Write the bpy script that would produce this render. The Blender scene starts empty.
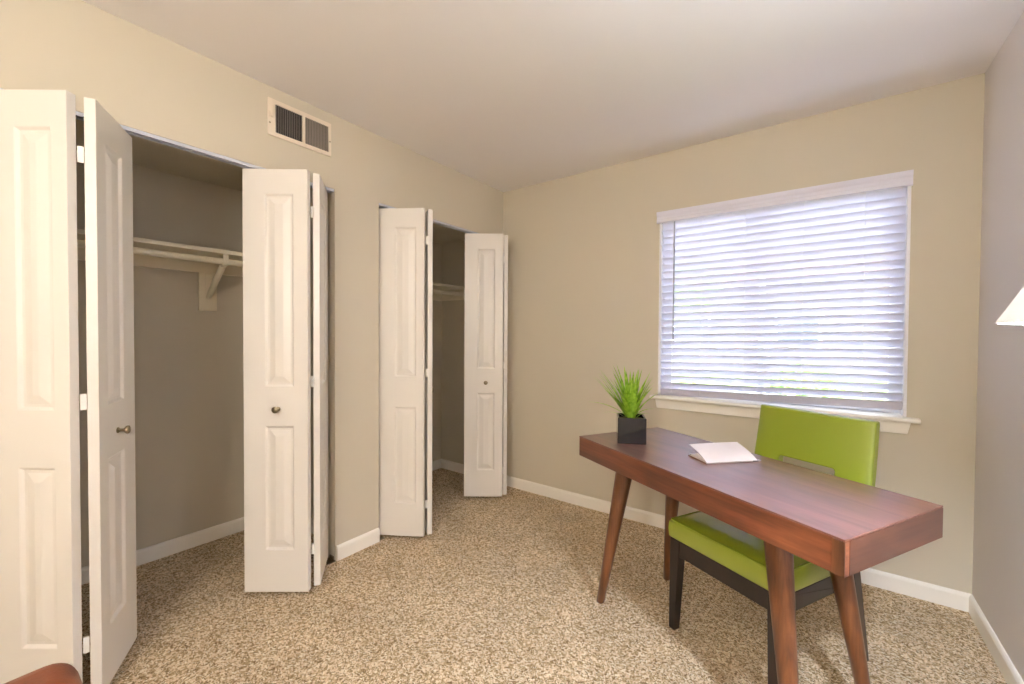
import bpy, bmesh, math, random
from mathutils import Vector, Matrix
from math import radians as R, pi, sin, cos

S = bpy.context.scene
COL = S.collection
random.seed(7)

# ------------------------------------------------------------------ camera
F_PX = 418.515
YAW, PITCH, ROLL = 0.6343628, -0.0173027, 0.0057593
CAM = Vector((2.13956, -2.77464, 1.25609))
W = 2.7166          # room width (x), window wall is y = 0, closet wall is x = 0
H = 2.44
YB = -4.30          # wall behind the camera
fw = Vector((-sin(YAW) * cos(PITCH), cos(YAW) * cos(PITCH), sin(PITCH)))
rt = Vector((cos(YAW), sin(YAW), 0))
up = rt.cross(fw)
rt2 = cos(ROLL) * rt + sin(ROLL) * up
up2 = -sin(ROLL) * rt + cos(ROLL) * up
cd = bpy.data.cameras.new('camera')
cam = bpy.data.objects.new('camera', cd)
COL.objects.link(cam)
cam.matrix_world = Matrix(((rt2.x, up2.x, -fw.x, CAM.x), (rt2.y, up2.y, -fw.y, CAM.y),
                           (rt2.z, up2.z, -fw.z, CAM.z), (0, 0, 0, 1)))
cd.sensor_fit = 'HORIZONTAL'
cd.sensor_width = 36.0
cd.lens = F_PX * 36.0 / 1024.0
cd.clip_start = 0.02
cd.clip_end = 200
S.camera = cam

# ------------------------------------------------------------------ world, exposure, daylight
wd = bpy.data.worlds.new('sky')
S.world = wd
wd.use_nodes = True
bg = wd.node_tree.nodes['Background']
bg.inputs['Color'].default_value = (0.85, 0.91, 1.0, 1)
bg.inputs['Strength'].default_value = 9.5
S.view_settings.view_transform = 'Standard'
S.view_settings.look = 'None'
S.view_settings.gamma = 1.0
S.view_settings.use_curve_mapping = False
S.view_settings.exposure = 1.36
S.cycles.use_denoising = True
S.cycles.max_bounces = 12
S.cycles.diffuse_bounces = 8
S.cycles.transparent_max_bounces = 16
S.cycles.sample_clamp_indirect = 8.0
S.cycles.caustics_reflective = False
S.cycles.caustics_refractive = False

pl = bpy.data.lights.new('window_portal', 'AREA')
pl.shape = 'RECTANGLE'; pl.size = 1.30; pl.size_y = 1.24
pl.cycles.is_portal = True
po = bpy.data.objects.new('window_portal', pl)
COL.objects.link(po)
po.location = (1.885, 0.155, 1.43)
po.rotation_euler = (R(-90), 0, 0)

FILL_L = 43.0       # radiance of the added fill globe, unseen behind the camera

# ------------------------------------------------------------------ mesh helpers
class MB:
    def __init__(self):
        self.bm = bmesh.new()

    def face(self, pts):
        return self.bm.faces.new([self.bm.verts.new(p) for p in pts])

    def box(self, a, b, m=None):
        x0, y0, z0 = a; x1, y1, z1 = b
        v = [self.bm.verts.new(p) for p in ((x0, y0, z0), (x1, y0, z0), (x1, y1, z0), (x0, y1, z0),
                                            (x0, y0, z1), (x1, y0, z1), (x1, y1, z1), (x0, y1, z1))]
        if m is not None:
            for q in v: q.co = m @ q.co
        for f in ((0, 3, 2, 1), (4, 5, 6, 7), (0, 1, 5, 4), (1, 2, 6, 5), (2, 3, 7, 6), (3, 0, 4, 7)):
            self.bm.faces.new([v[i] for i in f])
        return self

    def hexa(self, bot, top):
        v = [self.bm.verts.new(p) for p in list(bot) + list(top)]
        for f in ((0, 3, 2, 1), (4, 5, 6, 7), (0, 1, 5, 4), (1, 2, 6, 5), (2, 3, 7, 6), (3, 0, 4, 7)):
            self.bm.faces.new([v[i] for i in f])
        return self

    def tube(self, pts, rad, n=16, cap=True):
        pts = [Vector(p) for p in pts]
        if not isinstance(rad, (list, tuple)): rad = [rad] * len(pts)
        rings = []
        ref = None
        for i, p in enumerate(pts):
            d = (pts[min(i + 1, len(pts) - 1)] - pts[max(i - 1, 0)]).normalized()
            if ref is None:
                ref = Vector((0, 0, 1)) if abs(d.z) < .9 else Vector((1, 0, 0))
            s = d.cross(ref).normalized(); t = s.cross(d).normalized()
            ref = t
            rings.append([self.bm.verts.new(p + rad[i] * (cos(2 * pi * k / n) * s + sin(2 * pi * k / n) * t)) for k in range(n)])
        for a, b in zip(rings, rings[1:]):
            for k in range(n):
                self.bm.faces.new((a[k], a[(k + 1) % n], b[(k + 1) % n], b[k]))
        if cap:
            self.bm.faces.new(rings[0][::-1]); self.bm.faces.new(rings[-1])
        return self

    def lathe(self, prof, c=(0, 0, 0), axis=None, n=32, cap=True):
        c = Vector(c)
        q = Vector((0, 0, 1)).rotation_difference(Vector(axis)) if axis else None
        rings = []
        for r, z in prof:
            ring = []
            for k in range(n):
                v = Vector((r * cos(2 * pi * k / n), r * sin(2 * pi * k / n), z))
                if q: v = q @ v
                ring.append(self.bm.verts.new(c + v))
            rings.append(ring)
        for a, b in zip(rings, rings[1:]):
            for k in range(n):
                self.bm.faces.new((a[k], a[(k + 1) % n], b[(k + 1) % n], b[k]))
        if cap:
            self.bm.faces.new(rings[0][::-1]); self.bm.faces.new(rings[-1])
        return self

    def prism(self, poly, ax, lo, hi):
        """poly in the two other axes (in x,y,z order), extruded along axis ax"""
        def P(a, b, t):
            return {0: (t, a, b), 1: (a, t, b), 2: (a, b, t)}[ax]
        A = [self.bm.verts.new(P(a, b, lo)) for a, b in poly]
        B = [self.bm.verts.new(P(a, b, hi)) for a, b in poly]
        n = len(poly)
        for k in range(n):
            self.bm.faces.new((A[k], A[(k + 1) % n], B[(k + 1) % n], B[k]))
        self.bm.faces.new(A[::-1]); self.bm.faces.new(B)
        return self

    def build(self, name, mat, parent=None, bevel=0, seg=2, smooth=None, merge=True, fix=True):
        if merge: bmesh.ops.remove_doubles(self.bm, verts=self.bm.verts, dist=1e-6)
        if fix: bmesh.ops.recalc_face_normals(self.bm, faces=self.bm.faces)
        me = bpy.data.meshes.new(name)
        self.bm.to_mesh(me); self.bm.free()
        me.materials.append(mat)
        o = bpy.data.objects.new(name, me)
        COL.objects.link(o)
        if parent is not None: o.parent = parent
        if smooth is not None:
            for p in me.polygons: p.use_smooth = True
            me.set_sharp_from_angle(angle=R(smooth))
        if bevel:
            b = o.modifiers.new('bevel', 'BEVEL')
            b.width = bevel; b.segments = seg; b.limit_method = 'ANGLE'; b.angle_limit = R(50)
            b.harden_normals = False
        return o


def tag(o, label=None, cat=None, group=None, kind=None):
    if label: o['label'] = label
    if cat: o['category'] = cat
    if group: o['group'] = group
    if kind: o['kind'] = kind
    return o


def empty(name, loc, rz=0):
    o = bpy.data.objects.new(name, None)
    o.empty_display_size = .1
    COL.objects.link(o)
    o.location = loc; o.rotation_euler = (0, 0, rz)
    return o


def struct(o):
    o['kind'] = 'structure'
    return o

# ------------------------------------------------------------------ materials
def lin(c):
    return tuple(((v / 255) / 12.92 if v / 255 <= .04045 else ((v / 255 + .055) / 1.055) ** 2.4) for v in c) + (1,)


def mat(name, col, rough=.6, spec=.5, metal=0, bump=None, var=None, coat=0):
    m = bpy.data.materials.new(name); m.use_nodes = True
    nt = m.node_tree; N = nt.nodes; L = nt.links
    b = N['Principled BSDF']
    b.inputs['Base Color'].default_value = lin(col)
    b.inputs['Roughness'].default_value = rough
    b.inputs['Specular IOR Level'].default_value = spec
    b.inputs['Metallic'].default_value = metal
    b.inputs['Coat Weight'].default_value = coat
    b.inputs['Coat Roughness'].default_value = .1
    tc = N.new('ShaderNodeTexCoord')
    if bump:
        sc, dist, st = bump
        n = N.new('ShaderNodeTexNoise'); n.inputs['Scale'].default_value = sc; n.inputs['Detail'].default_value = 4
        bp = N.new('ShaderNodeBump'); bp.inputs['Distance'].default_value = dist; bp.inputs['Strength'].default_value = st
        L.new(tc.outputs['Object'], n.inputs['Vector']); L.new(n.outputs['Fac'], bp.inputs['Height'])
        L.new(bp.outputs['Normal'], b.inputs['Normal'])
    if var:
        sc, col2 = var
        n = N.new('ShaderNodeTexNoise'); n.inputs['Scale'].default_value = sc; n.inputs['Detail'].default_value = 3
        mx = N.new('ShaderNodeMix'); mx.data_type = 'RGBA'
        mx.inputs['A'].default_value = lin(col); mx.inputs['B'].default_value = lin(col2)
        L.new(tc.outputs['Object'], n.inputs['Vector']); L.new(n.outputs['Fac'], mx.inputs['Factor'])
        L.new(mx.outputs['Result'], b.inputs['Base Color'])
    return m


def wood(name, c1, c2, c3, axis='x', scale=1.0, rough=.3, spec=.5, coat=.4, dark=.35):
    """stained timber: stretched noise for the figure, fine streaks, a few darker knots"""
    m = bpy.data.materials.new(name); m.use_nodes = True
    nt = m.node_tree; N = nt.nodes; L = nt.links
    b = N['Principled BSDF']
    b.inputs['Roughness'].default_value = rough
    b.inputs['Specular IOR Level'].default_value = spec
    b.inputs['Coat Weight'].default_value = coat
    b.inputs['Coat Roughness'].default_value = .22
    tc = N.new('ShaderNodeTexCoord')
    mp = N.new('ShaderNodeMapping')
    s = {'x': (1.2, 9, 9), 'y': (9, 1.2, 9), 'z': (9, 9, 1.2)}[axis]
    mp.inputs['Scale'].default_value = tuple(v * scale for v in s)
    L.new(tc.outputs['Object'], mp.inputs['Vector'])
    n1 = N.new('ShaderNodeTexNoise'); n1.inputs['Scale'].default_value = 1.3; n1.inputs['Detail'].default_value = 5; n1.inputs['Distortion'].default_value = 1.2
    L.new(mp.outputs['Vector'], n1.inputs['Vector'])
    r1 = N.new('ShaderNodeValToRGB')
    e = r1.color_ramp.elements
    e[0].position = .30; e[0].color = lin(c1)
    e[1].position = .72; e[1].color = lin(c3)
    k = r1.color_ramp.elements.new(.5); k.color = lin(c2)
    L.new(n1.outputs['Fac'], r1.inputs['Fac'])
    mp2 = N.new('ShaderNodeMapping')
    s2 = {'x': (4, 90, 90), 'y': (90, 4, 90), 'z': (90, 90, 4)}[axis]
    mp2.inputs['Scale'].default_value = tuple(v * scale for v in s2)
    L.new(tc.outputs['Object'], mp2.inputs['Vector'])
    n2 = N.new('ShaderNodeTexNoise'); n2.inputs['Scale'].default_value = 1.5; n2.inputs['Detail'].default_value = 3
    L.new(mp2.outputs['Vector'], n2.inputs['Vector'])
    r2 = N.new('ShaderNodeMapRange'); r2.inputs['From Min'].default_value = .35; r2.inputs['From Max'].default_value = .7
    r2.inputs['To Min'].default_value = 0; r2.inputs['To Max'].default_value = dark
    L.new(n2.outputs['Fac'], r2.inputs['Value'])
    mx = N.new('ShaderNodeMix'); mx.data_type = 'RGBA'; mx.blend_type = 'MULTIPLY'
    mx.inputs['B'].default_value = lin((150, 95, 70))
    L.new(r2.outputs['Result'], mx.inputs['Factor']); L.new(r1.outputs['Color'], mx.inputs['A'])
    # dark smudges (knots)
    n3 = N.new('ShaderNodeTexNoise'); n3.inputs['Scale'].default_value = 2.2; n3.inputs['Detail'].default_value = 2
    mp3 = N.new('ShaderNodeMapping')
    s3 = {'x': (2, 5, 5), 'y': (5, 2, 5), 'z': (5, 5, 2)}[axis]
    mp3.inputs['Scale'].default_value = tuple(v * scale for v in s3); mp3.inputs['Location'].default_value = (3.1, 1.7, .4)
    L.new(tc.outputs['Object'], mp3.inputs['Vector']); L.new(mp3.outputs['Vector'], n3.inputs['Vector'])
    r3 = N.new('ShaderNodeMapRange'); r3.inputs['From Min'].default_value = .6; r3.inputs['From Max'].default_value = .78
    r3.inputs['To Min'].default_value = 0; r3.inputs['To Max'].default_value = .6
    L.new(n3.outputs['Fac'], r3.inputs['Value'])
    mk = N.new('ShaderNodeMix'); mk.data_type = 'RGBA'
    mk.inputs['B'].default_value = lin(tuple(int(v * .55) for v in c1))
    L.new(r3.outputs['Result'], mk.inputs['Factor']); L.new(mx.outputs['Result'], mk.inputs['A'])
    L.new(mk.outputs['Result'], b.inputs['Base Color'])
    bp = N.new('ShaderNodeBump'); bp.inputs['Distance'].default_value = .0004; bp.inputs['Strength'].default_value = .35
    L.new(n2.outputs['Fac'], bp.inputs['Height']); L.new(bp.outputs['Normal'], b.inputs['Normal'])
    return m


def carpet_mat():
    m = bpy.data.materials.new('beige_carpet'); m.use_nodes = True
    nt = m.node_tree; N = nt.nodes; L = nt.links
    b = N['Principled BSDF']
    b.inputs['Roughness'].default_value = .95
    b.inputs['Specular IOR Level'].default_value = .1
    tc = N.new('ShaderNodeTexCoord')
    n0 = N.new('ShaderNodeTexNoise'); n0.inputs['Scale'].default_value = 60; n0.inputs['Detail'].default_value = 1
    L.new(tc.outputs['Object'], n0.inputs['Vector'])
    va = N.new('ShaderNodeVectorMath'); va.operation = 'MULTIPLY_ADD'
    va.inputs[1].default_value = (.02, .02, .02)
    L.new(n0.outputs['Color'], va.inputs[0]); L.new(tc.outputs['Object'], va.inputs[2])
    v = N.new('ShaderNodeTexVoronoi'); v.inputs['Scale'].default_value = 175; v.inputs['Randomness'].default_value = 1
    L.new(va.outputs['Vector'], v.inputs['Vector'])
    n1 = N.new('ShaderNodeTexNoise'); n1.inputs['Scale'].default_value = 240; n1.inputs['Detail'].default_value = 3; n1.inputs['Roughness'].default_value = .7
    L.new(tc.outputs['Object'], n1.inputs['Vector'])
    sep = N.new('ShaderNodeSeparateColor'); L.new(v.outputs['Color'], sep.inputs['Color'])
    ad = N.new('ShaderNodeMath'); ad.operation = 'MULTIPLY_ADD'; ad.inputs[1].default_value = .42
    sb = N.new('ShaderNodeMath'); sb.operation = 'MULTIPLY'; sb.inputs[1].default_value = .58
    L.new(n1.outputs['Fac'], sb.inputs[0])
    L.new(sep.outputs['Red'], ad.inputs[0]); L.new(sb.outputs['Value'], ad.inputs[2])
    r = N.new('ShaderNodeValToRGB'); e = r.color_ramp.elements
    e[0].position = .25; e[0].color = lin((112, 84, 54))
    e[1].position = .74; e[1].color = lin((255, 246, 224))
    k = e.new(.40); k.color = lin((184, 158, 116))
    k = e.new(.55); k.color = lin((230, 205, 170))
    L.new(ad.outputs['Value'], r.inputs['Fac'])
    # broad brushed patches of the pile
    n2 = N.new('ShaderNodeTexNoise'); n2.inputs['Scale'].default_value = 4.5; n2.inputs['Detail'].default_value = 4; n2.inputs['Roughness'].default_value = .6
    L.new(tc.outputs['Object'], n2.inputs['Vector'])
    mr = N.new('ShaderNodeMapRange'); mr.inputs['From Min'].default_value = .3; mr.inputs['From Max'].default_value = .7
    mr.inputs['To Min'].default_value = .88; mr.inputs['To Max'].default_value = 1.08
    L.new(n2.outputs['Fac'], mr.inputs['Value'])
    mx = N.new('ShaderNodeVectorMath'); mx.operation = 'SCALE'
    L.new(r.outputs['Color'], mx.inputs[0]); L.new(mr.outputs['Result'], mx.inputs['Scale'])
    L.new(mx.outputs['Vector'], b.inputs['Base Color'])
    bp = N.new('ShaderNodeBump'); bp.inputs['Distance'].default_value = .012; bp.inputs['Strength'].default_value = .9
    L.new(ad.outputs['Value'], bp.inputs['Height']); L.new(bp.outputs['Normal'], b.inputs['Normal'])
    return m


def glass_mat():
    m = bpy.data.materials.new('window_glass'); m.use_nodes = True
    nt = m.node_tree; N = nt.nodes; L = nt.links
    N.remove(N['Principled BSDF'])
    t = N.new('ShaderNodeBsdfTransparent'); t.inputs['Color'].default_value = (.97, .98, .98, 1)
    g = N.new('ShaderNodeBsdfGlossy'); g.inputs['Roughness'].default_value = .02
    f = N.new('ShaderNodeFresnel'); f.inputs['IOR'].default_value = 1.45
    x = N.new('ShaderNodeMixShader')
    L.new(f.outputs['Fac'], x.inputs['Fac']); L.new(t.outputs[0], x.inputs[1]); L.new(g.outputs[0], x.inputs[2])
    L.new(x.outputs[0], N['Material Output'].inputs['Surface'])
    return m


def translucent_mat(name, col, tcol, fac, rough=.5):
    m = bpy.data.materials.new(name); m.use_nodes = True
    nt = m.node_tree; N = nt.nodes; L = nt.links
    b = N['Principled BSDF']; b.inputs['Base Color'].default_value = lin(col); b.inputs['Roughness'].default_value = rough
    t = N.new('ShaderNodeBsdfTranslucent'); t.inputs['Color'].default_value = lin(tcol)
    x = N.new('ShaderNodeMixShader'); x.inputs['Fac'].default_value = fac
    L.new(b.outputs[0], x.inputs[1]); L.new(t.outputs[0], x.inputs[2])
    L.new(x.outputs[0], N['Material Output'].inputs['Surface'])
    return m


def emit_mat(name, col, st):
    m = bpy.data.materials.new(name); m.use_nodes = True
    b = m.node_tree.nodes['Principled BSDF']
    b.inputs['Base Color'].default_value = lin(col)
    b.inputs['Emission Color'].default_value = lin(col)
    b.inputs['Emission Strength'].default_value = st
    return m


M = dict(
    wall=mat('beige_wall_paint', (206, 198, 180), .75, .3, bump=(260, .0006, .25)),
    wall_cool_lit=mat('wall_paint_cool_lit', (222, 217, 216), .7, .3, bump=(260, .0006, .25)),  # same wall paint, greyer and lighter: cool light put into the colour
    ceiling=mat('white_ceiling_paint', (236, 233, 232), .85, .2, bump=(180, .0008, .3)),
    trim=mat('white_trim_paint', (243, 240, 232), .35, .5),
    door=mat('white_door_paint', (228, 224, 217), .38, .5),
    white_metal=mat('white_enamelled_metal', (238, 236, 230), .3, .5),
    track=mat('zinc_track', (206, 212, 224), .45, .5, metal=.35),
    nickel=mat('aged_nickel', (150, 138, 112), .28, .5, metal=1),
    vent_white=mat('vent_cream_enamel', (232, 220, 202), .4, .5),
    vent_dark=mat('duct_shade', (44, 40, 38), .8, .2),
    vent_slat=mat('grey_vent_blade', (160, 150, 140), .5, .4),  # one even grey, darker than the vent frame
    shelf=mat('cream_shelf_paint', (236, 228, 206), .4, .5),
    vinyl=mat('white_vinyl', (238, 238, 242), .3, .5),
    slat=translucent_mat('white_blind_slat', (222, 223, 236), (240, 240, 250), .12, .35),
    valance=mat('lavender_white_valance', (222, 222, 236), .4, .5),
    rail=mat('blind_rail_white', (196, 194, 210), .4, .5),
    cord=mat('white_cord', (232, 232, 236), .7, .3),
    wand=mat('clear_grey_wand', (150, 150, 160), .2, .6),
    glass=glass_mat(),
    carpet=carpet_mat(),
    wood_x=wood('reddish_walnut_long', (84, 44, 26), (116, 64, 38), (144, 86, 52), 'x'),
    wood_top=wood('walnut_top_glare', (98, 60, 48), (114, 72, 60), (128, 84, 70), 'x', rough=.36, spec=.7, coat=.9, dark=.15),  # pinker, less saturated walnut: window glare put into the colour
    wood_end_shade=wood('walnut_end_shaded', (66, 38, 26), (88, 52, 36), (112, 68, 46), 'y', .8),  # darker walnut copy, shade on the desk end put into the colour
    wood_z=wood('reddish_walnut_leg', (78, 44, 24), (108, 64, 34), (132, 82, 46), 'z', 1.3),
    espresso=wood('espresso_stain', (22, 13, 12), (30, 18, 15), (40, 24, 20), 'z', 1.5, rough=.3, coat=.3, dark=.2),
    green=mat('lime_green_leatherette', (140, 156, 42), .32, .8, bump=(420, .0005, .35), var=(3, (146, 160, 42)), coat=.6),
    welt=mat('green_welt', (120, 138, 28), .4, .5),
    pot=mat('black_glazed_ceramic', (12, 13, 18), .10, .5, coat=.5),
    soil=mat('pale_moss', (150, 130, 84), .95, .1, bump=(150, .004, 1), var=(80, (96, 84, 50))),
    cover=mat('blush_cloth_cover', (216, 204, 202), .5, .5, var=(9, (228, 222, 224))),
    edge=mat('brown_cover_edge', (120, 84, 62), .6, .3),
    paper=mat('paper', (240, 232, 230), .8, .2),
    strap=mat('dark_strap', (52, 42, 44), .4, .4),
    clasp=mat('silver_clasp', (215, 212, 214), .25, .5, metal=.7),
    leather=mat('chestnut_leather', (138, 76, 48), .42, .5, bump=(230, .0012, .45), var=(14, (100, 52, 32))),
    lamp_base=mat('brushed_steel', (170, 168, 165), .3, .5, metal=1),
    shade=translucent_mat('cream_lamp_shade', (222, 218, 212), (244, 240, 234), .13, .8),
    bulb=emit_mat('lit_bulb', (226, 236, 255), 720.0),
    fill_glow=emit_mat('fill_globe_glow', (255, 249, 240), FILL_L),
    grass=mat('lawn', (88, 108, 58), .9, .2, var=(4, (120, 128, 84))),
    concrete=mat('pale_concrete', (168, 164, 160), .9, .2, bump=(30, .003, .4)),
    siding=mat('pale_siding', (112, 100, 100), .8, .3),
    roof=mat('red_brown_shingle', (104, 72, 66), .9, .2, var=(6, (84, 60, 56))),
    dark_pane=mat('dark_window_pane', (60, 70, 84), .1, .6),
    bush=mat('shrub_leaf', (66, 98, 28), .7, .3, var=(3, (104, 132, 44))),
    bark=mat('bark', (62, 48, 40), .9, .2),
)


def leaf_mat():
    m = translucent_mat('bright_grass_leaf', (120, 176, 34), (170, 215, 50), .35, .35)
    nt = m.node_tree; N = nt.nodes; L = nt.links
    b = N['Principled BSDF']
    tc = N.new('ShaderNodeTexCoord'); n = N.new('ShaderNodeTexNoise'); n.inputs['Scale'].default_value = 45
    r = N.new('ShaderNodeValToRGB'); e = r.color_ramp.elements
    e[0].position = .35; e[0].color = lin((84, 142, 26)); e[1].position = .65; e[1].color = lin((180, 216, 78))
    L.new(tc.outputs['Object'], n.inputs['Vector']); L.new(n.outputs['Fac'], r.inputs['Fac']); L.new(r.outputs['Color'], b.inputs['Base Color'])
    return m


M['leaf'] = leaf_mat()

# ------------------------------------------------------------------ the room
T = .11                                   # thickness of the closet wall
HD = 2.043                                # head of the closet openings
C1 = (-2.735, -1.503)                     # first closet opening (y)
C2 = (-1.221, -.03)                       # second closet opening
XC1, XC2 = -.81, -.725                    # rear faces of the closets

struct(MB().box((-1.0, YB - .1, -.12), (W + .15, .25, 0)).build('floor', M['carpet']))
struct(MB().box((-1.0, YB - .1, H), (W + .15, .25, H + .1)).build('ceiling', M['ceiling']))

w = MB()
w.box((-T, YB, 0), (0, C1[0], H))
w.box((-T, C1[0], HD), (0, C1[1], H))
w.box((-T, C1[1], 0), (0, C2[0], H))
w.box((-T, C2[0], HD), (0, C2[1], H))
w.box((-T, C2[1], 0), (0, 0, H))
struct(w.build('wall_left', M['wall']))
# window wall, with its opening
WX0, WX1, WZ0, WZ1 = 1.288, 2.484, .868, 2.03
w = MB()
w.box((-1.0, 0, 0), (WX0, .14, H))
w.box((WX1, 0, 0), (W + .12, .14, H))
w.box((WX0, 0, 0), (WX1, .14, WZ0 - .015))
w.box((WX0, 0, WZ1), (WX1, .14, H))
struct(w.build('wall_back', M['wall']))
struct(MB().box((W, YB, 0), (W + .12, 0, H)).build('wall_right', M['wall_cool_lit']))
struct(MB().box((-T, YB - .1, 0), (W + .12, YB, H)).build('wall_front', M['wall']))
# closet interiors
w = MB()
w.box((-.95, -3.3, 0), (XC1, -1.40, H))
w.box((XC1, -3.3, 0), (-T, -3.2, H))
w.box((XC1, -1.40, 0), (-T, -1.34, H))
struct(w.build('wall_closet_large', M['wall']))
w = MB()
w.box((-.95, -1.34, 0), (XC2, 0, H))
struct(w.build('wall_closet_small', M['wall']))
struct(MB().box((XC1, -3.2, 2.15), (-T, -1.40, 2.25)).build('ceiling_closet_large', M['wall']))
struct(MB().box((XC2, -1.34, 2.10), (-T, 0, 2.20)).build('ceiling_closet_small', M['wall']))

# skirting boards
BH, BT = .083, .012
def skirting(name, a, b, n):
    """a, b: ends on the wall line (x, y); n: unit normal into the room"""
    m = MB()
    prof = [(0, 0), (BT, 0), (BT, BH - .016), (BT * .75, BH - .007), (BT * .35, BH - .001), (0, BH)]
    A = [m.bm.verts.new((a[0] + n[0] * d, a[1] + n[1] * d, z)) for d, z in prof]
    B = [m.bm.verts.new((b[0] + n[0] * d, b[1] + n[1] * d, z)) for d, z in prof]
    k = len(prof)
    for i in range(k):
        m.bm.faces.new((A[i], A[(i + 1) % k], B[(i + 1) % k], B[i]))
    m.bm.faces.new(A[::-1]); m.bm.faces.new(B)
    return struct(m.build(name, M['trim']))
skirting('baseboard_back', (0, 0), (W, 0), (0, -1))
skirting('baseboard_right', (W, 0), (W, YB), (-1, 0))
skirting('baseboard_left', (0, C1[1] + .006), (0, C2[0] - .001), (1, 0))
skirting('baseboard_left_rear', (0, YB), (0, C1[0]), (1, 0))
skirting('baseboard_front', (0, YB), (W, YB), (0, 1))
skirting('baseboard_closet_large', (XC1, -3.2), (XC1, -1.40), (1, 0))
skirting('baseboard_closet_large_end', (XC1, -1.40), (-T, -1.40), (0, -1))
skirting('baseboard_closet_small', (XC2, -1.34), (XC2, 0), (1, 0))
skirting('baseboard_closet_small_end', (XC2, 0), (-T, 0), (0, -1))

# ------------------------------------------------------------------ bifold doors
DZ0, DZ1, DT = .027, 2.025, .030
def door_panel(name, w, parent, P0, P1, xa, xb):
    """moulded two-panel leaf; local x runs P0>P1, the moulded face looks to local -y"""
    m = MB(); bm = m.bm
    xs = [0, xa, xb, w]
    zs = [DZ0, .228, .819, 1.004, 1.910, DZ1]
    def q(pts): bm.faces.new([bm.verts.new(p) for p in pts])
    for i in range(3):
        for j in range(5):
            x0, x1, z0, z1 = xs[i], xs[i + 1], zs[j], zs[j + 1]
            if i == 1 and j in (1, 3):
                rings = []
                for ins, dep in ((0, 0), (.003, .0015), (.010, .0085), (.019, .0085), (.046, .0012), (.050, .0005)):
                    rings.append([(x0 + ins, dep, z0 + ins), (x1 - ins, dep, z0 + ins), (x1 - ins, dep, z1 - ins), (x0 + ins, dep, z1 - ins)])
                for a, b in zip(rings, rings[1:]):
                    for k in range(4):
                        q((a[k], a[(k + 1) % 4], b[(k + 1) % 4], b[k]))
                q(rings[-1])
            else:
                q(((x0, 0, z0), (x1, 0, z0), (x1, 0, z1), (x0, 0, z1)))
            q(((x0, DT, z0), (x0, DT, z1), (x1, DT, z1), (x1, DT, z0)))
    for j in range(5):
        q(((0, 0, zs[j]), (0, 0, zs[j + 1]), (0, DT, zs[j + 1]), (0, DT, zs[j])))
        q(((w, 0, zs[j]), (w, DT, zs[j]), (w, DT, zs[j + 1]), (w, 0, zs[j + 1])))
    for i in range(3):
        q(((xs[i], 0, DZ0), (xs[i], DT, DZ0), (xs[i + 1], DT, DZ0), (xs[i + 1], 0, DZ0)))
        q(((xs[i], 0, DZ1), (xs[i + 1], 0, DZ1), (xs[i + 1], DT, DZ1), (xs[i], DT, DZ1)))
    o = m.build(name, M['door'], parent, bevel=.0018)
    d = Vector((P1[0] - P0[0], P1[1] - P0[1]))
    o.location = (P0[0], P0[1], 0)
    o.rotation_euler = (0, 0, math.atan2(d.y, d.x))
    return o

def knob(parent, P0, P1, x, z=.900):
    d = Vector((P1[0] - P0[0], P1[1] - P0[1], 0)).normalized()
    n = Vector((d.y, -d.x, 0))
    c = Vector((P0[0], P0[1], z)) + d * x
    prof = [(.0105, -.001), (.0105, .003), (.006, .006), (.005, .014), (.006, .019), (.012, .022), (.0155, .027), (.0150, .032), (.010, .0355), (.0002, .0365)]
    return MB().lathe(prof, c, n, 24).build('knob', M['nickel'], parent, smooth=40)

def hinge(parent, c, d, z):
    """white knuckle hinge across the gap at the fold"""
    c = Vector((c[0], c[1], z)); d = Vector((d[0], d[1], 0)).normalized(); s = Vector((-d.y, d.x, 0))
    m = MB()
    mt = Matrix.Translation(c) @ Matrix(((d.x, s.x, 0, 0), (d.y, s.y, 0, 0), (0, 0, 1, 0), (0, 0, 0, 1)))
    m.box((-.0075, -.0015, -.026), (.0075, .0015, .026), mt)
    for k in range(3):
        m.tube([c + Vector((0, 0, -.026 + .0180 * k)) + s * .003, c + Vector((0, 0, -.0095 + .0180 * k)) + s * .003], .0036, 10)
    return m.build('hinge', M['white_metal'], parent, smooth=40)

def bifold(name, label, jamb, apexJ, apexT, end, side, xj, xt, knob_x, drop=0):
    """jamb leaf and track leaf; side=+1: hinged on the low-y jamb"""
    r = empty(name, (0, 0, -drop))
    tag(r, label, 'closet door'); struct(r)
    if side > 0:
        L1 = (jamb, apexJ); L2 = (apexT, end)
    else:
        L1 = (apexJ, jamb); L2 = (end, apexT)
    for L_, xx in ((L1, xj), (L2, xt)):
        wdt = math.dist(*L_)
        door_panel('door_panel', wdt, r, L_[0], L_[1], xx[0], xx[1])
    knob(r, L2[0], L2[1], knob_x)
    # hinges sit between the facing rear corners of the fold
    def back(Lp, at):
        d = Vector((Lp[1][0] - Lp[0][0], Lp[1][1] - Lp[0][1])).normalized()
        return Vector(at) + Vector((-d.y, d.x)) * (DT - .004)
    a = back(L1, apexJ); b = back(L2, apexT)
    c = (a + b) / 2 + Vector((.002, 0))
    for z in (.218, 1.027, 1.835):
        hinge(r, c, b - a, z)
    return r

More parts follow.
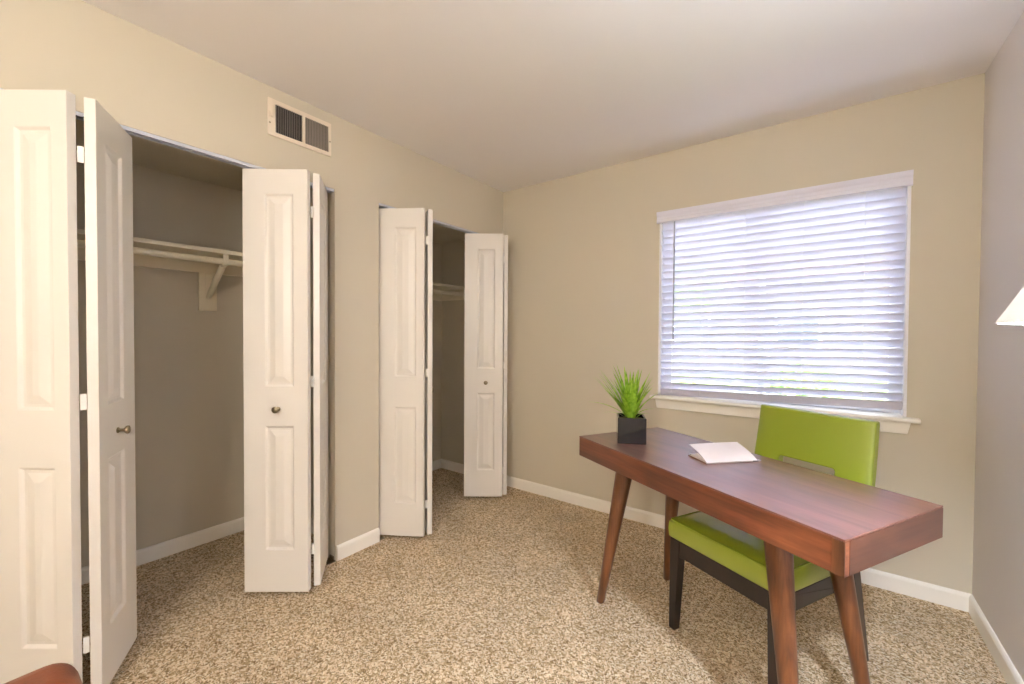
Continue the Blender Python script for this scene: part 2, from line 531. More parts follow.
ASYM = (.100, .236)      # moulding position measured from the far-from-fold stile
def mir(w, t=ASYM): return (w - t[1], w - t[0])
bifold('door_1', 'white folding closet leaves of the large closet, behind the brown leather armchair',
       (-.035, -2.712), (.203, -2.536), (.206, -2.469), (-.060, -2.324), 1, (.128, .246), mir(.303), .303 - .163)
bifold('door_2', 'white folding closet leaves below the air vent, at the end of the large closet',
       (-.040, -1.520), (.190, -1.694), (.197, -1.758), (-.043, -1.940), -1, mir(.288), ASYM, .163)
bifold('door_3', 'cream folding closet leaves hinged at the left side of the small closet opening',
       (-.032, -1.200), (.209, -1.052), (.224, -.994), (-.030, -.845), 1, ASYM, mir(.295), .295 - .163, .007)
bifold('door_4', 'white folding closet leaves hinged beside the room corner next to the window wall',
       (-.036, -.036), (.207, -.206), (.205, -.262), (-.030, -.435), -1, mir(.297), (.097, .231), .165, .006)

# overhead tracks
def track(name, y0, y1, label):
    m = MB()
    x0, x1, z1, z0 = -.044, -.003, HD, HD - .0145
    m.box((x0, y0, z1 - .003), (x1, y1, z1 - .0002))
    m.box((x0, y0, z0), (x0 + .003, y1, z1 - .003))
    m.box((x1 - .003, y0, z0), (x1, y1, z1 - .003))
    m.box((x0 + .003, y0, z0), (x0 + .012, y1, z0 + .002))
    m.box((x1 - .012, y0, z0), (x1 - .003, y1, z0 + .002))
    o = m.build(name, M['track'])
    tag(o, label, 'door track')
    n = 3
    for k in range(n):
        y = y0 + (y1 - y0) * (.12 + .38 * k)
        MB().lathe([(.004, HD - .006), (.004, HD - .0035), (.002, HD - .003)], ((x0 + x1) / 2, y, 0), None, 10).build('screw', M['nickel'], o)
    return o
track('bifold_track', C1[0] + .002, C1[1] - .002, 'long metal door track along the head of the large closet opening')
track('bifold_track', C2[0] + .002, C2[1] - .002, 'short metal door track along the head of the small closet opening')
# floor pivot brackets at the jambs
def pivot(y, s, label):
    m = MB()
    m.box((-.055, y, 0), (.004, y + s * .040, .004))
    m.box((-.050, y, .004), (-.010, y + s * .004, .022))
    m.tube([(-.032, y + s * .03, .003), (-.032, y + s * .03, .024)], .005, 10)
    tag(m.build('pivot_bracket', M['nickel']), label, 'bracket')
pivot(C1[1] - .001, -1, 'small metal floor pivot bracket beside the large closet end of the short baseboard')
pivot(C2[0] + .001, 1, 'small metal floor pivot bracket under the first leaf of the small closet')

# ------------------------------------------------------------------ closet shelving
def shelf_set(xb, y0, y1, ybr, xf, label, big, zs, zc0, zr, dr):
    r = empty('closet_shelf', (xb, (y0 + y1) / 2, 1.68))
    tag(r, label[0], 'shelf')
    r.rotation_euler = (0, 0, 0)
    ox, oy, oz = r.location
    def L(p): return (p[0] - ox, p[1] - oy, p[2] - oz)
    MB().box(L((xb + .001, y0 + .002, zs - .021)), L((xf, y1 - .002, zs))).build('shelf_board', M['shelf'], r, bevel=.002)
    MB().box(L((xb + .001, y0 + .002, zc0)), L((xb + .018, y1 - .002, zs - .0215))).build('cleat', M['shelf'], r, bevel=.002)
    for ye, s in ((y0, 1), (y1, -1)):
        MB().box(L((xb + .020, ye + s * .001, zc0)), L((xf - .02, ye + s * .018, zs - .0215))).build('end_cleat', M['shelf'], r, bevel=.002)
    xr = xf - dr
    rod = empty('closet_rod', (xr, (y0 + y1) / 2, zr))
    tag(rod, label[1], 'rod')
    hy = (y1 - y0) / 2
    MB().tube([(0, -hy + .020, 0), (0, hy - .020, 0)], .0165, 20).build('rod', M['shelf'], rod, smooth=40)
    for s in (-1, 1):
        MB().lathe([(.028, 0), (.028, .004), (.021, .006), (.021, .018)], (0, s * (hy - .0185), 0), (0, -s, 0), 20).build('socket', M['shelf'], rod, smooth=40)
    if big:
        b = empty('shelf_bracket', (xb, ybr, 1.6))
        tag(b, 'cream shelf and rod bracket on a short upright board in the large closet', 'bracket')
        MB().box((.0015, -.046, -.213), (.0185, .046, .0108)).build('mounting_board', M['shelf'], b, bevel=.002)
        dx = xr - xb
        m = MB()
        # top strap under the board, strap down the wall board, diagonal tube brace
        m.box((.036, -.012, .088), (dx + .030, .012, .0915))
        m.box((.0186, -.014, -.15), (.0216, .014, .010))
        m.build('strap', M['shelf'], b)
        MB().tube([(.024, 0, -.135), (.05, 0, -.112), (dx - .035, 0, .022), (dx - .018, 0, .032)], [.012, .015, .016, .014], 12).build('brace', M['shelf'], b, smooth=40)
        m = MB()
        pts = []
        for k in range(15):
            a = R(-200 + k * 220 / 14)
            pts.append((.0195 * cos(a), .0195 * sin(a)))
        for k in range(14):
            (a0, b0), (a1, b1) = pts[k], pts[k + 1]
            sc = 1.18
            q = [(dx + a0, zr - 1.6 + b0), (dx + a1, zr - 1.6 + b1), (dx + a1 * sc, zr - 1.6 + b1 * sc), (dx + a0 * sc, zr - 1.6 + b0 * sc)]
            m.hexa([(x, -.013, z) for x, z in q], [(x, .013, z) for x, z in q])
        m.box((dx + .0196, -.013, zr - 1.6), (dx + .0235, .013, .0915))
        m.build('hook', M['shelf'], b)
shelf_set(XC1, -3.2, -1.40, -1.840, -.505,
          ('cream painted shelf board across the large closet', 'cream hanging rod below the shelf in the large closet'), True, 1.713, 1.611, 1.655, .040)
shelf_set(XC2, -1.34, 0, None, -.42,
          ('cream painted shelf board inside the small closet', 'cream hanging rod below the shelf in the small closet'), False, 1.682, 1.568, 1.615, .045)

# ------------------------------------------------------------------ air vent over the closet
v = empty('air_vent', (0, -1.688, 2.294))
tag(v, 'cream two-panel air vent high on the closet wall', 'vent')
hw, hh = .160, .088
openings = [(-.125, .005, -.067, .067), (.020, .145, -.067, .067)]
m = MB()
ys = [-hw, -.125, .005, .020, .145, hw]
zs_ = [-hh, -.067, .067, hh]
for i in range(5):
    for j in range(3):
        if i in (1, 3) and j == 1: continue
        m.box((.0015, ys[i], zs_[j]), (.010, ys[i + 1], zs_[j + 1]))
bm = m.bm
bmesh.ops.remove_doubles(bm, verts=bm.verts, dist=1e-6)
# drop interior faces shared by adjoining boxes
seen = {}
for f in list(bm.faces):
    key = tuple(sorted(v_.index for v_ in f.verts)) if False else tuple(round(c, 5) for c in f.calc_center_median())
    seen.setdefault(key, []).append(f)
dead = [f for fs in seen.values() if len(fs) > 1 for f in fs]
bmesh.ops.delete(bm, geom=dead, context='FACES')
m.build('frame', M['vent_white'], v, bevel=.002)
m = MB()
m.box((.0012, -hw + .005, -hh + .005), (.0022, hw - .005, hh - .005))
m.build('duct_shade_sheet', M['vent_dark'], v)  # flat sheet, shade inside the duct put into its dark colour
for q, (a, b, c, d) in enumerate(openings):
    m = MB()
    n = 15
    for k in range(n):
        y = a + (b - a) * (k + .5) / n
        ang = R(-26 if q == 0 else 16)
        mt = Matrix.Translation((.0065, y, 0)) @ Matrix.Rotation(ang, 4, 'Z')
        m.box((-.0035, -.0007, c), (.0035, .0007, d), mt)
    m.build('grille', M['vent_slat'], v)
MB().box((.010, -.150, -.004), (.024, -.140, .008)).box((.014, -.158, .002), (.022, -.140, .020)).build('lever', M['vent_white'], v, bevel=.001)
for y in (-.152, .152):
    MB().lathe([(.004, 0), (.0035, .0015), (.001, .002)], (.010, y, -.01 if y > 0 else -.03), (1, 0, 0), 12).build('screw', M['nickel'], v)

# ------------------------------------------------------------------ window
win = struct(empty('window_1', (0, 0, 0)))
tag(win, 'white framed window behind the blind', 'window')
m = MB()   # jamb liner, white returns
m.box((WX0, -.004, WZ0), (WX0 + .013, .139, WZ1))
m.box((WX1 - .013, -.004, WZ0), (WX1, .139, WZ1))
m.box((WX0 + .013, .0, WZ1 - .005), (WX1 - .013, .139, WZ1))
m.build('jamb', M['vinyl'], win, bevel=.002)
m = MB()
fx0, fx1, fz0, fz1 = WX0 + .013, WX1 - .013, WZ0 + .001, WZ1 - .006
m.box((fx0, .09, fz0), (fx0 + .045, .135, fz1)).box((fx1 - .045, .09, fz0), (fx1, .135, fz1))
m.box((fx0 + .045, .09, fz0), (fx1 - .045, .135, fz0 + .045)).box((fx0 + .045, .09, fz1 - .045), (fx1 - .045, .135, fz1))
m.box((1.845, .09, fz0 + .045), (1.875, .135, fz1 - .045))
m.build('window_frame', M['vinyl'], win, bevel=.003)
MB().box((fx0 + .04, .110, fz0 + .04), (1.85, .114, fz1 - .04)).build('pane', M['glass'], win)
MB().box((1.87, .118, fz0 + .04), (fx1 - .04, .122, fz1 - .04)).build('pane', M['glass'], win)
# stool and apron
m = MB()
prof = [(-.048, .846), (-.052, .850), (-.053, .857), (-.050, .864), (-.045, .867), (0, .867), (0, .846)]
m.prism(prof, 0, 1.250, 2.528)
m.build('window_sill', M['trim'], win, smooth=30)
MB().box((WX0 + .001, 0, .8535), (WX1 - .001, .139, .868)).build('inner_sill', M['trim'], win)
m = MB()
m.hexa([(1.285, -.016, .785), (2.487, -.016, .785), (2.487, 0, .785), (1.285, 0, .785)],
       [(1.275, -.016, .846), (2.500, -.016, .846), (2.500, 0, .846), (1.275, 0, .846)])
m.build('apron', M['trim'], win, bevel=.002)

# ------------------------------------------------------------------ blind
bl = empty('window_blind', (1.885, 0, 2.0))
tag(bl, 'white horizontal slat blind hanging closed in the window', 'blind')
def BL(p): return (p[0] - 1.885, p[1], p[2] - 2.0)
m = MB()
prof = [(-.012, 1.984), (-.017, 1.988), (-.0175, 2.004), (-.014, 2.010), (-.014, 2.026), (-.019, 2.034), (-.022, 2.046), (-.022, 2.056), (-.008, 2.056), (-.006, 1.984)]
m.prism([(a, b - 2.0) for a, b in prof], 0, 1.272 - 1.885, 2.488 - 1.885)
for xe in ((1.272, 1.278), (2.482, 2.488)):
    m.box(BL((xe[0], -.008, 1.984)), BL((xe[1], -.0005, 2.056)))
m.build('valance', M['valance'], bl, bevel=.001)
MB().box(BL((1.312, .003, 1.985)), BL((2.460, .050, 2.022))).build('headrail', M['vinyl'], bl, bevel=.002)
NS = 24; PITCHZ = .0442; TILT = R(46)
SAG = .031 / 1.16            # the left end hangs a little lower than the right
m = MB()
yc = .020
for k in range(NS):
    zc = 1.966 - PITCHZ * k
    # outer edge lower than the room edge; slightly crowned slat
    pts = []
    for t in range(7):
        s = -1 + 2 * t / 6
        cr = .0022 * (1 - s * s)
        a, b = s * .0252, cr
        pts.append((yc + a * cos(TILT) + b * sin(TILT), zc - a * sin(TILT) + b * cos(TILT)))
    low = [(p[0] - .0026 * sin(TILT), p[1] - .0026 * cos(TILT)) for p in pts]
    poly = pts + low[::-1]
    n0 = len(m.bm.verts)
    m.prism([(a, b - 2.0) for a, b in poly], 0, 1.303 - 1.885, 2.469 - 1.885)
    m.bm.verts.ensure_lookup_table()
    for q in m.bm.verts[n0:]:
        q.co.z += q.co.x * SAG * k / NS
m.build('slats', M['slat'], bl, smooth=40)
m = MB().box(BL((1.303, .004, .882)), BL((2.469, .022, .926)))
for q in m.bm.verts: q.co.z += q.co.x * SAG; q.co.y += (q.co.z + 1.096) * -.35
m.build('bottom_rail', M['rail'], bl, bevel=.004)
m = MB()
for xx in (1.372, 1.545, 1.78, 2.06, 2.315):
    for yy in (.0015, .0385):
        m.tube([BL((xx, yy, .905 + (xx - 1.885) * SAG)), BL((xx, yy, 1.986))], .0009, 6)
m.build('ladder_cords', M['cord'], bl)
MB().tube([BL((1.383, -.008, 1.985)), BL((1.383, -.009, 1.23))], .0045, 8).build('wand', M['wand'], bl, smooth=60)

# ------------------------------------------------------------------ desk
desk = empty('writing_desk', (2.196, -1.476, 0), 0)
tag(desk, 'reddish walnut writing desk with a thick box top on four splayed round legs', 'desk')
du = Vector((-.87625, .48185, 0)); dv = Vector((.48185, .87625, 0))
desk.rotation_euler = (0, 0, math.atan2(-du.y, -du.x))     # local +x is opposite du, local +y is dv
DL, DW, DH = 1.146, .506, .760
def DK(u, v_, z): return (-u, v_, z)
MB().box(DK(DL, 0, .7545), DK(0, DW, DH)).build('desktop', M['wood_top'], desk, bevel=.0012)
m = MB()
g = .0006
m.box((-DL + g, g, .665), (-g, DW - g, .7543))
m.build('apron', M['wood_x'], desk, bevel=.002)
MB().box((-.0008, .022, .6665), (.0006, DW - .002, .7535)).build('end_shade_sheet', M['wood_end_shade'], desk)  # thin sheet added to carry the painted shade of the end face
MB().box((-.028, -.0012, .666), (.0004, .003, .7538)).build('corner_block', M['wood_z'], desk, bevel=.0008)
for (ut, vt, ub, vb) in ((.228, .098, .128, .040), (.250, DW - .098, .150, DW - .040),
                         (DL - .228, .098, DL - .128, .040), (DL - .220, DW - .098, DL - .120, DW - .040)):
    lg = empty('x', (0, 0, 0)) if False else None
    top = Vector(DK(ut, vt, .6648)); bot = Vector(DK(ub, vb, 0))
    pts = [bot + (top - bot) * t for t in (0, .004, .5, 1)]
    m = MB()
    n = 24
    rings = []
    for p, r_ in zip(pts, (.0155, .0180, .0285, .0395)):
        rings.append([m.bm.verts.new((p.x + r_ * cos(2 * pi * k / n), p.y + r_ * sin(2 * pi * k / n), p.z)) for k in range(n)])
    for a, b in zip(rings, rings[1:]):
        for k in range(n):
            m.bm.faces.new((a[k], a[(k + 1) % n], b[(k + 1) % n], b[k]))
    m.bm.faces.new(rings[0][::-1]); m.bm.faces.new(rings[-1])
    m.build('leg', M['wood_z'], desk, smooth=50)

# ------------------------------------------------------------------ green chair (local x = u, local y = v away from the camera)
ch = empty('desk_chair', (1.628, -.920, 0), R(-27.45))
tag(ch, 'lime green upholstered chair with dark espresso legs tucked behind the desk', 'chair')
CW = .475
def rounded(m, a, b): m.box(a, b)
# seat cushion: box with a crowned top built as a grid
m = MB(); bm = m.bm
nu, nv = 14, 12
def seat_pt(i, j, layer):
    s, t = i / nu, j / nv
    x = s * CW; y = t * .47
    e = min(s, 1 - s) * CW; f = min(t, 1 - t) * .47
    if layer == 0:
        z = .386
    else:
        z = .462 + .016 * min(1, e / .05) ** .5 * min(1, f / .05) ** .5 + .008 * sin(pi * s) * sin(pi * t)
    return (x, y, z)
top = [[bm.verts.new(seat_pt(i, j, 1)) for j in range(nv + 1)] for i in range(nu + 1)]
bot = [[bm.verts.new(seat_pt(i, j, 0)) for j in range(nv + 1)] for i in range(nu + 1)]
for i in range(nu):
    for j in range(nv):
        bm.faces.new((top[i][j], top[i + 1][j], top[i + 1][j + 1], top[i][j + 1]))
        bm.faces.new((bot[i][j], bot[i][j + 1], bot[i + 1][j + 1], bot[i + 1][j]))
def side(run_t, run_b, nrm):
    # bulging side faces, one mid ring
    mid = []
    for a, b in zip(run_t, run_b):
        p = (a.co + b.co) / 2 + Vector(nrm) * .007
        mid.append(bm.verts.new(p))
    for k in range(len(run_t) - 1):
        bm.faces.new((run_t[k], run_t[k + 1], mid[k + 1], mid[k]))
        bm.faces.new((mid[k], mid[k + 1], run_b[k + 1], run_b[k]))
    return mid
side([top[i][0] for i in range(nu + 1)], [bot[i][0] for i in range(nu + 1)], (0, -1, 0))
side([top[i][nv] for i in range(nu + 1)], [bot[i][nv] for i in range(nu + 1)], (0, 1, 0))
side([top[0][j] for j in range(nv + 1)], [bot[0][j] for j in range(nv + 1)], (-1, 0, 0))
side([top[nu][j] for j in range(nv + 1)], [bot[nu][j] for j in range(nv + 1)], (1, 0, 0))
bmesh.ops.remove_doubles(bm, verts=bm.verts, dist=.012 if False else 1e-5)
seat = m.build('seat', M['green'], ch, bevel=.008, seg=3, smooth=70)
m = MB()
zt = .4665
loop = [(.006, .004), (CW - .006, .004), (CW - .006, .466), (.006, .466), (.006, .004)]
for a, b in zip(loop, loop[1:]):
    m.tube([(a[0], a[1], zt), (b[0], b[1], zt)], .0032, 8)
m.build('piping', M['welt'], seat, smooth=60)
# dark frame
m = MB()
m.box((.004, .006, .318), (CW - .004, .028, .385))
m.box((.004, .440, .318), (CW - .004, .462, .385))
m.box((.004, .028, .318), (.026, .440, .385))
m.box((CW - .026, .028, .318), (CW - .004, .440, .385))
m.box((.020, .030, .330), (.07, .08, .384)); m.box((CW - .07, .030, .330), (CW - .02, .08, .384))
m.build('seat_frame', M['espresso'], ch, bevel=.002)
MB().box((.325, .10, .300), (.352, .13, .386)).build('frame_glide', M['espresso'], ch, bevel=.003)
def legq(x0, x1, y0, y1, xb0, xb1, yb0, yb1, zt=.385, par=ch):
    MB().hexa([(xb0, yb0, 0), (xb1, yb0, 0), (xb1, yb1, 0), (xb0, yb1, 0)],
              [(x0, y0, zt), (x1, y0, zt), (x1, y1, zt), (x0, y1, zt)]).build('leg', M['espresso'], par, bevel=.002)
legq(.001, .050, .002, .046, .006, .036, -.006, .026)
legq(CW - .050, CW - .001, .002, .046, CW - .036, CW - .006, -.006, .026)
legq(-.001, .030, .440, .488, -.012, .014, .520, .546)
legq(CW - .030, CW + .001, .440, .488, CW - .014, CW + .012, .520, .546)
# backrest with a slot
m = MB(); bm = m.bm
ZB, ZT = .405, .926
def back_u(z, side):        # side edge positions narrow towards the top
    t = (z - ZB) / (ZT - ZB)
    return .010 + .014 * t if side < 0 else CW + .014 - .004 * t
def back_v(z, front):
    t = (z - ZB) / (ZT - ZB)
    base = .455 + .105 * t + .012 * sin(pi * t)
    return base if front else base + .052 - .010 * t
SL = (.122, .350, .605, .712)    # slot u0 u1 z0 z1
us = [0, .06, .30, SL[0] / CW, .2]
ug = sorted({0, .03, .10, .20, SL[0] / CW, SL[0] / CW + .016, .40, .5, .6, SL[1] / CW - .016, SL[1] / CW, .80, .90, .97, 1})
zg = [ZB, .45, .50, .55, SL[2], SL[2] + .008, .656, SL[3] - .008, SL[3], .74, .78, .82, .86, .90, .915, ZT]
i0, i1 = ug.index(SL[0] / CW), ug.index(SL[1] / CW)
j0, j1 = zg.index(SL[2]), zg.index(SL[3])
def bp_(s, z, front):
    a, b = back_u(z, -1), back_u(z, 1)
    x = a + (b - a) * s
    y = back_v(z, front)
    # gentle padding crown on the front
    e = min(s, 1 - s)
    if front: y += .010 * (1 - min(1, e / .08)) ** 2
    zz = z
    return Vector((x, y, zz))
G = {}
for fr in (True, False):
    for i, s in enumerate(ug):
        for j, z in enumerate(zg):
            p = bp_(s, z, fr)
            # round the slot corners
            if (i, j) in ((i0, j0), (i1, j0), (i0, j1), (i1, j1)):
                p.x += .003 if i == i0 else -.003
                p.z += .003 if j == j0 else -.003
            G[fr, i, j] = bm.verts.new(p)
def hole(i, j): return i0 <= i < i1 and j0 <= j < j1
nI, nJ = len(ug) - 1, len(zg) - 1
for i in range(nI):
    for j in range(nJ):
        if hole(i, j): continue
        for fr in (True, False):
            q = [G[fr, i, j], G[fr, i + 1, j], G[fr, i + 1, j + 1], G[fr, i, j + 1]]
            bm.faces.new(q if fr else q[::-1])
for i in range(nI):
    for j in (0, nJ):
        bm.faces.new((G[True, i, j], G[True, i + 1, j], G[False, i + 1, j], G[False, i, j]))
for j in range(nJ):
    for i in (0, nI):
        bm.faces.new((G[True, i, j], G[True, i, j + 1], G[False, i, j + 1], G[False, i, j]))
for i in range(i0, i1):
    for j in (j0, j1):
        bm.faces.new((G[True, i, j], G[True, i + 1, j], G[False, i + 1, j], G[False, i, j]))
for j in range(j0, j1):
    for i in (i0, i1):
        bm.faces.new((G[True, i, j], G[True, i, j + 1], G[False, i, j + 1], G[False, i, j]))
bk = m.build('backrest', M['green'], ch, bevel=.007, seg=3, smooth=60)
m = MB()
for s in (-1, 1):
    m = MB()
    pts = []
    for k in range(12):
        z = .46 + (ZT - .008 - .46) * k / 11
        pts.append((back_u(z, s) + (.0035 if s < 0 else -.0035), back_v(z, True) + .0125, z))
    m.tube(pts, .0022, 6)
    m.build('seam', M['welt'], bk, smooth=60)

# ------------------------------------------------------------------ potted plant on the desk
plant = empty('potted_plant', (1.4305, -.8650, DH + .0003), R(25.3))
tag(plant, 'bright green spiky grass plant in a square black pot on the desk', 'plant')
PW, PH = .126, .119
m = MB(); bm = m.bm
def ring(h, z): return [(-h, -h, z), (h, -h, z), (h, h, z), (-h, h, z)]
rs = [ring(PW / 2 - .002, 0), ring(PW / 2, .003), ring(PW / 2, PH), ring(PW / 2 - .009, PH), ring(PW / 2 - .010, PH - .022), ]
vr = [[bm.verts.new(p) for p in r_] for r_ in rs]
for a, b in zip(vr, vr[1:]):
    for k in range(4):
        bm.faces.new((a[k], a[(k + 1) % 4], b[(k + 1) % 4], b[k]))
bm.faces.new(vr[0][::-1]); bm.faces.new(vr[-1])
m.build('pot', M['pot'], plant, bevel=.003, seg=3)
m = MB(); bm = m.bm
gn = 12; h = PW / 2 - .0105
gv = [[bm.verts.new((-h + 2 * h * i / gn, -h + 2 * h * j / gn,
        PH - .016 + .012 * max(0, cos(pi / 2 * min(1, math.hypot(i - gn / 2, j - gn / 2) / (gn / 2)))) + random.uniform(-.0015, .0015))) for j in range(gn + 1)] for i in range(gn + 1)]
for i in range(gn):
    for j in range(gn):
        bm.faces.new((gv[i][j], gv[i + 1][j], gv[i + 1][j + 1], gv[i][j + 1]))
m.build('moss', M['soil'], plant, smooth=80)
m = MB(); bm = m.bm
def blade(az, lean, length, width, droop, base_r=.015):
    d = Vector((cos(az), sin(az), 0)); s = Vector((-sin(az), cos(az), 0))
    p = d * base_r * random.uniform(.2, 1.5) + s * random.uniform(-.01, .01) + Vector((0, 0, PH - .012))
    ang = lean; n = 9
    prev = None
    for k in range(n + 1):
        t = k / n
        wv = width * (min(1, .45 + 2.2 * t)) * (1 - t ** 2.2) + .0003
        dirv = d * sin(ang) + Vector((0, 0, cos(ang)))
        nr = d * cos(ang) - Vector((0, 0, sin(ang)))
        fold = wv * .35
        row = [bm.verts.new(p - s * wv + nr * -fold), bm.verts.new(p), bm.verts.new(p + s * wv + nr * -fold)]
        if prev:
            bm.faces.new((prev[0], prev[1], row[1], row[0])); bm.faces.new((prev[1], prev[2], row[2], row[1]))
        prev = row
        p = p + dirv * length / n
        ang += droop / n
for k in range(50):
    az = random.uniform(0, 2 * pi)
    ln = random.uniform(.04, .72)
    blade(az, ln * .85, random.uniform(.15, .27), random.uniform(.0065, .0120), random.uniform(.05, .5))
cam_az = -YAW - R(25.3)
def img(a): return YAW - R(25.3) + a      # azimuth whose 0 is picture-right
blade(img(pi) , .86, .215, .0085, .75)
blade(img(pi * .96), .95, .110, .0036, .9)
blade(img(0), .70, .125, .0055, 1.1)
blade(img(.25), .85, .085, .0036, 1.2)
blade(img(-1.2), .6, .09, .004, 1.0)
blade(img(-.1), .3, .20, .0055, .45)
blade(img(.2), .36, .21, .0055, .25)
blade(img(pi * .97), .42, .20, .005, .2)
blade(img(pi * 1.03), .34, .20, .0055, .2)
fo = m.build('foliage', M['leaf'], plant, smooth=80, merge=False, fix=False)

# ------------------------------------------------------------------ notebook on the desk
nb = empty('notebook', (1.792, -1.033, DH + .0002), math.atan2(.146, .138))
tag(nb, 'blush cloth notebook lying half open on the middle of the desk', 'notebook')
NL, NWd = .222, .118                       # spine along local +x, covers towards local +y
MB().box((0, 0, 0), (NL, NWd, .0028)).build('bottom_cover', M['edge'], nb, bevel=.001)
m = MB()
for k in range(6):
    m.box((.004, .004, .003 + .0011 * k), (NL - .004, NWd - .004 - .0004 * k, .0039 + .0011 * k))
m.build('pages', M['paper'], nb)
m = MB(); bm = m.bm
rows = []
NP = 14
for layer in (0, 1):
    rr = []
    for k in range(NP + 1):
        t = k / NP
        y = -.001 + t * (NWd - .004)
        z = .0035 + .050 * (t ** .75) - .007 * t * t + (.0026 if layer else 0)
        if k == 0: y -= .002 * layer; z = .001 if not layer else .006
        rr.append([bm.verts.new((x, y + (-.0012 * layer), z + (.0012 * sin(pi * x / NL) * t))) for x in (0, NL * .25, NL * .5, NL * .75, NL)])
    rows.append(rr)
for layer in (0, 1):
    for k in range(NP):
        for x in range(4):
            q = (rows[layer][k][x], rows[layer][k][x + 1], rows[layer][k + 1][x + 1], rows[layer][k + 1][x])
            bm.faces.new(q if layer else q[::-1])
for k in range(NP):
    for x in (0, 4):
        bm.faces.new((rows[0][k][x], rows[0][k + 1][x], rows[1][k + 1][x], rows[1][k][x]))
for x in range(4):
    for k in (0, NP):
        bm.faces.new((rows[0][k][x], rows[0][k][x + 1], rows[1][k][x + 1], rows[1][k][x]))
m.build('top_cover', M['cover'], nb, smooth=50)
MB().box((NL - .002, .002, .0005), (NL + .022, .018, .0030)).build('strap', M['strap'], nb, bevel=.001)
MB().box((NL - .018, -.0035, .0005), (NL + .014, .004, .0060)).build('clasp', M['clasp'], nb, bevel=.001)

# ------------------------------------------------------------------ lamp at the right wall
lamp = empty('floor_lamp', (2.520, -1.86, 0))
tag(lamp, 'lit lamp with a cream cone shade by the right wall', 'lamp')
MB().lathe([(.13, 0), (.13, .012), (.120, .020), (.02, .028), (.012, .034)], (0, 0, 0), None, 40).build('base', M['lamp_base'], lamp, smooth=40)
MB().tube([(0, 0, .03), (0, 0, 1.32)], .010, 16).build('pole', M['lamp_base'], lamp, smooth=60)
m = MB()
prof = [(.170, 1.278), (.078, 1.462), (.076, 1.461), (.168, 1.277)]
m.lathe(prof + [prof[0]], (0, 0, 0), None, 48, cap=False)
m.build('lamp_shade', M['shade'], lamp, smooth=40)
m = MB()
for a in (0, 2 * pi / 3, 4 * pi / 3):
    m.tube([(0, 0, 1.452), (.077 * cos(a), .077 * sin(a), 1.458)], .002, 6)
m.tube([(0, 0, 1.30), (0, 0, 1.455)], .004, 8)
m.build('harp', M['lamp_base'], lamp)
MB().lathe([(.012, 1.325), (.014, 1.335), (.024, 1.355), (.032, 1.378), (.032, 1.395), (.024, 1.414), (.012, 1.424), (.0055, 1.426)], (0, 0, 0), None, 24).build('bulb', M['bulb'], lamp, smooth=60)

# ------------------------------------------------------------------ leather armchair, only its arm corner shows
ac = empty('leather_armchair', (1.276, -2.995, 0), 0)
tag(ac, 'chestnut brown leather armchair, only its rounded arm corner in view', 'armchair')
def cushion(name, a, b, bev, par=ac, mt=None):
    m = MB(); m.box(a, b, mt)
    return m.build(name, mt_leather, par, bevel=bev, seg=5, smooth=60)
mt_leather = M['leather']
def arm(s):
    m = MB()
    x0, x1 = (-.37, -.235) if s < 0 else (.235, .37)
    m.box((x0, -.36, .16), (x1, .375, .609))
    return m.build('arm', mt_leather, ac, bevel=.045, seg=6, smooth=60)
for s in (-1, 1):
    arm(s)
cushion('seat_cushion', (-.232, -.25, .30), (.232, .35, .44), .03)
cushion('base', (-.232, -.34, .16), (.232, .33, .298), .01)
cushion('backrest', (-.37, -.50, .16), (.37, -.365, .86), .035)
for x in (-.31, .31):
    for y in (-.43, .30):
        MB().tube([(x, y, .0), (x * .97, y * .97, .162)], [.014, .022], 14).build('leg', M['espresso'], ac, smooth=50)

# ------------------------------------------------------------------ pendant globe added for fill light, unseen behind the camera
cl = empty('fill_light', (2.05, -3.90, H))
tag(cl, 'unseen pendant globe added behind the camera as fill light', 'light')
MB().lathe([(.09, -.0005), (.09, -.018), (.07, -.030), (.012, -.036), (.010, -.33), (.045, -.34), (.045, -.36), (.001, -.36)], (0, 0, 0), None, 40).build('canopy', M['white_metal'], cl, smooth=40)
MB().lathe([(.045, -.361)] + [(.14 * sin(a), -.487 + .134 * cos(a)) for a in [R(20 + 10 * k) for k in range(16)]] + [(.001, -.621)], (0, 0, 0), None, 40).build('globe', M['fill_glow'], cl, smooth=60)

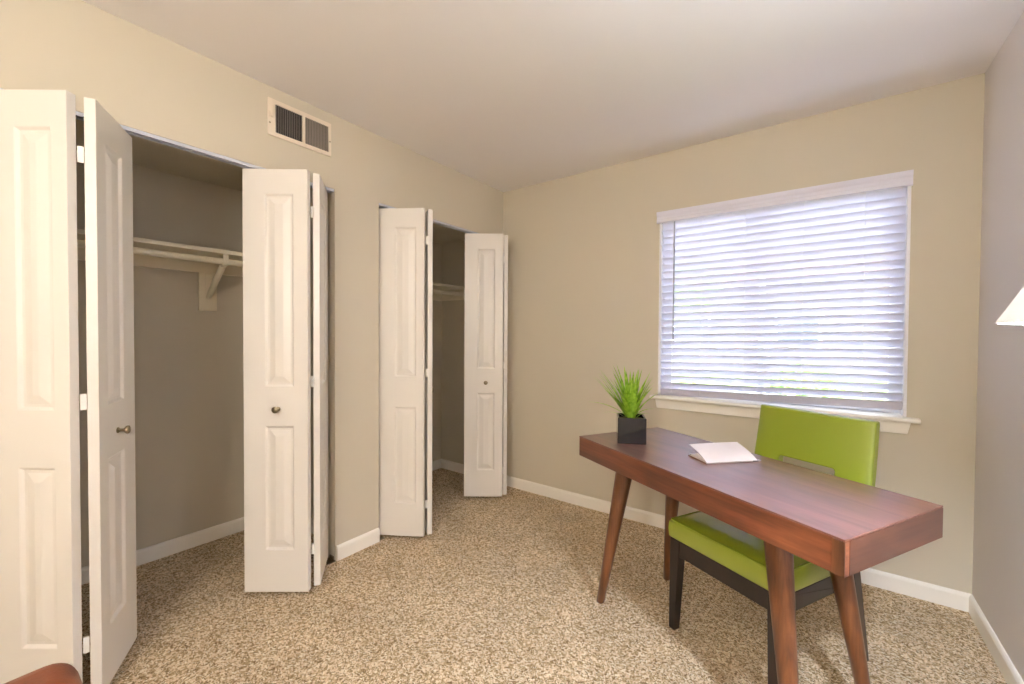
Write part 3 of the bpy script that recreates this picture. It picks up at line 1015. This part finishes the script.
# ------------------------------------------------------------------ outside the window
struct(MB().box((-30, .16, -.30), (34, 60, -.12)).build('ground', M['grass']))
struct(MB().box((-30, 5.0, -.119), (34, 9.0, -.10)).build('path', M['concrete']))
hb = empty('neighbouring_house', (-3.0, 15, -.12))
tag(hb, 'pale house across the path outside the window', 'house')
MB().box((-9, 0, 0), (9, 6, 3.2)).build('wall', M['siding'], hb)
MB().prism([(-.5, 3.2), (3, 5.2), (6.5, 3.2)], 0, -9.4, 9.4).build('roof', M['roof'], hb)
for x in (-6, -2.5, 1, 4.5):
    f = MB().box((x - .7, -.06, 1.0), (x + .7, -.001, 2.3)).build('window', M['vinyl'], hb)
    MB().box((x - .6, -.075, 1.1), (x + .6, -.061, 2.2)).build('pane', M['dark_pane'], f)

def shrub(x, y, rx, h, label, tree=False):
    r = empty('tree' if tree else 'shrub', (x, y, -.12))
    tag(r, label, 'tree' if tree else 'shrub')
    z0 = h * .38 if tree else 0
    if tree:
        MB().tube([(0, 0, 0), (.05, 0, h * .3), (0, .03, h * .6)], [.12, .09, .05], 10).build('trunk', M['bark'], r, smooth=60)
    else:
        MB().tube([(0, 0, 0), (.01, 0, h * .5)], [.03, .015], 8).build('stem', M['bark'], r, smooth=60)
    m = MB(); bm = m.bm
    for k in range(900 if tree else 520):
        a = random.uniform(0, 2 * pi); c = random.uniform(-1, 1); q = random.uniform(.45, 1) ** .5
        s = math.sqrt(1 - c * c)
        p = Vector((rx * s * cos(a) * q, rx * s * sin(a) * q, z0 + (h - z0) * (.5 + .5 * c * q)))
        d = Vector((random.gauss(0, 1), random.gauss(0, 1), random.gauss(0, 1))).normalized()
        e = d.orthogonal().normalized() * (.06 if tree else .03); d *= (.12 if tree else .06)
        bm.faces.new([bm.verts.new(v_) for v_ in (p - d, p + e, p + d, p - e)])
    m.build('foliage', M['bush'], r, merge=False, fix=False)
shrub(1.35, 1.5, .42, .90, 'low green shrub outside the left end of the window')
shrub(.75, 2.4, .60, .85, 'wide green shrub outside the middle of the window')
shrub(2.00, 3.6, .45, 1.05, 'taller green shrub outside, seen between the lower slats')
shrub(-.6, 3.6, .75, 1.15, 'rounded green shrub farther out beside the path')
shrub(-1.6, 10.5, 1.5, 4.4, 'leafy tree beyond the path outside the window', True)
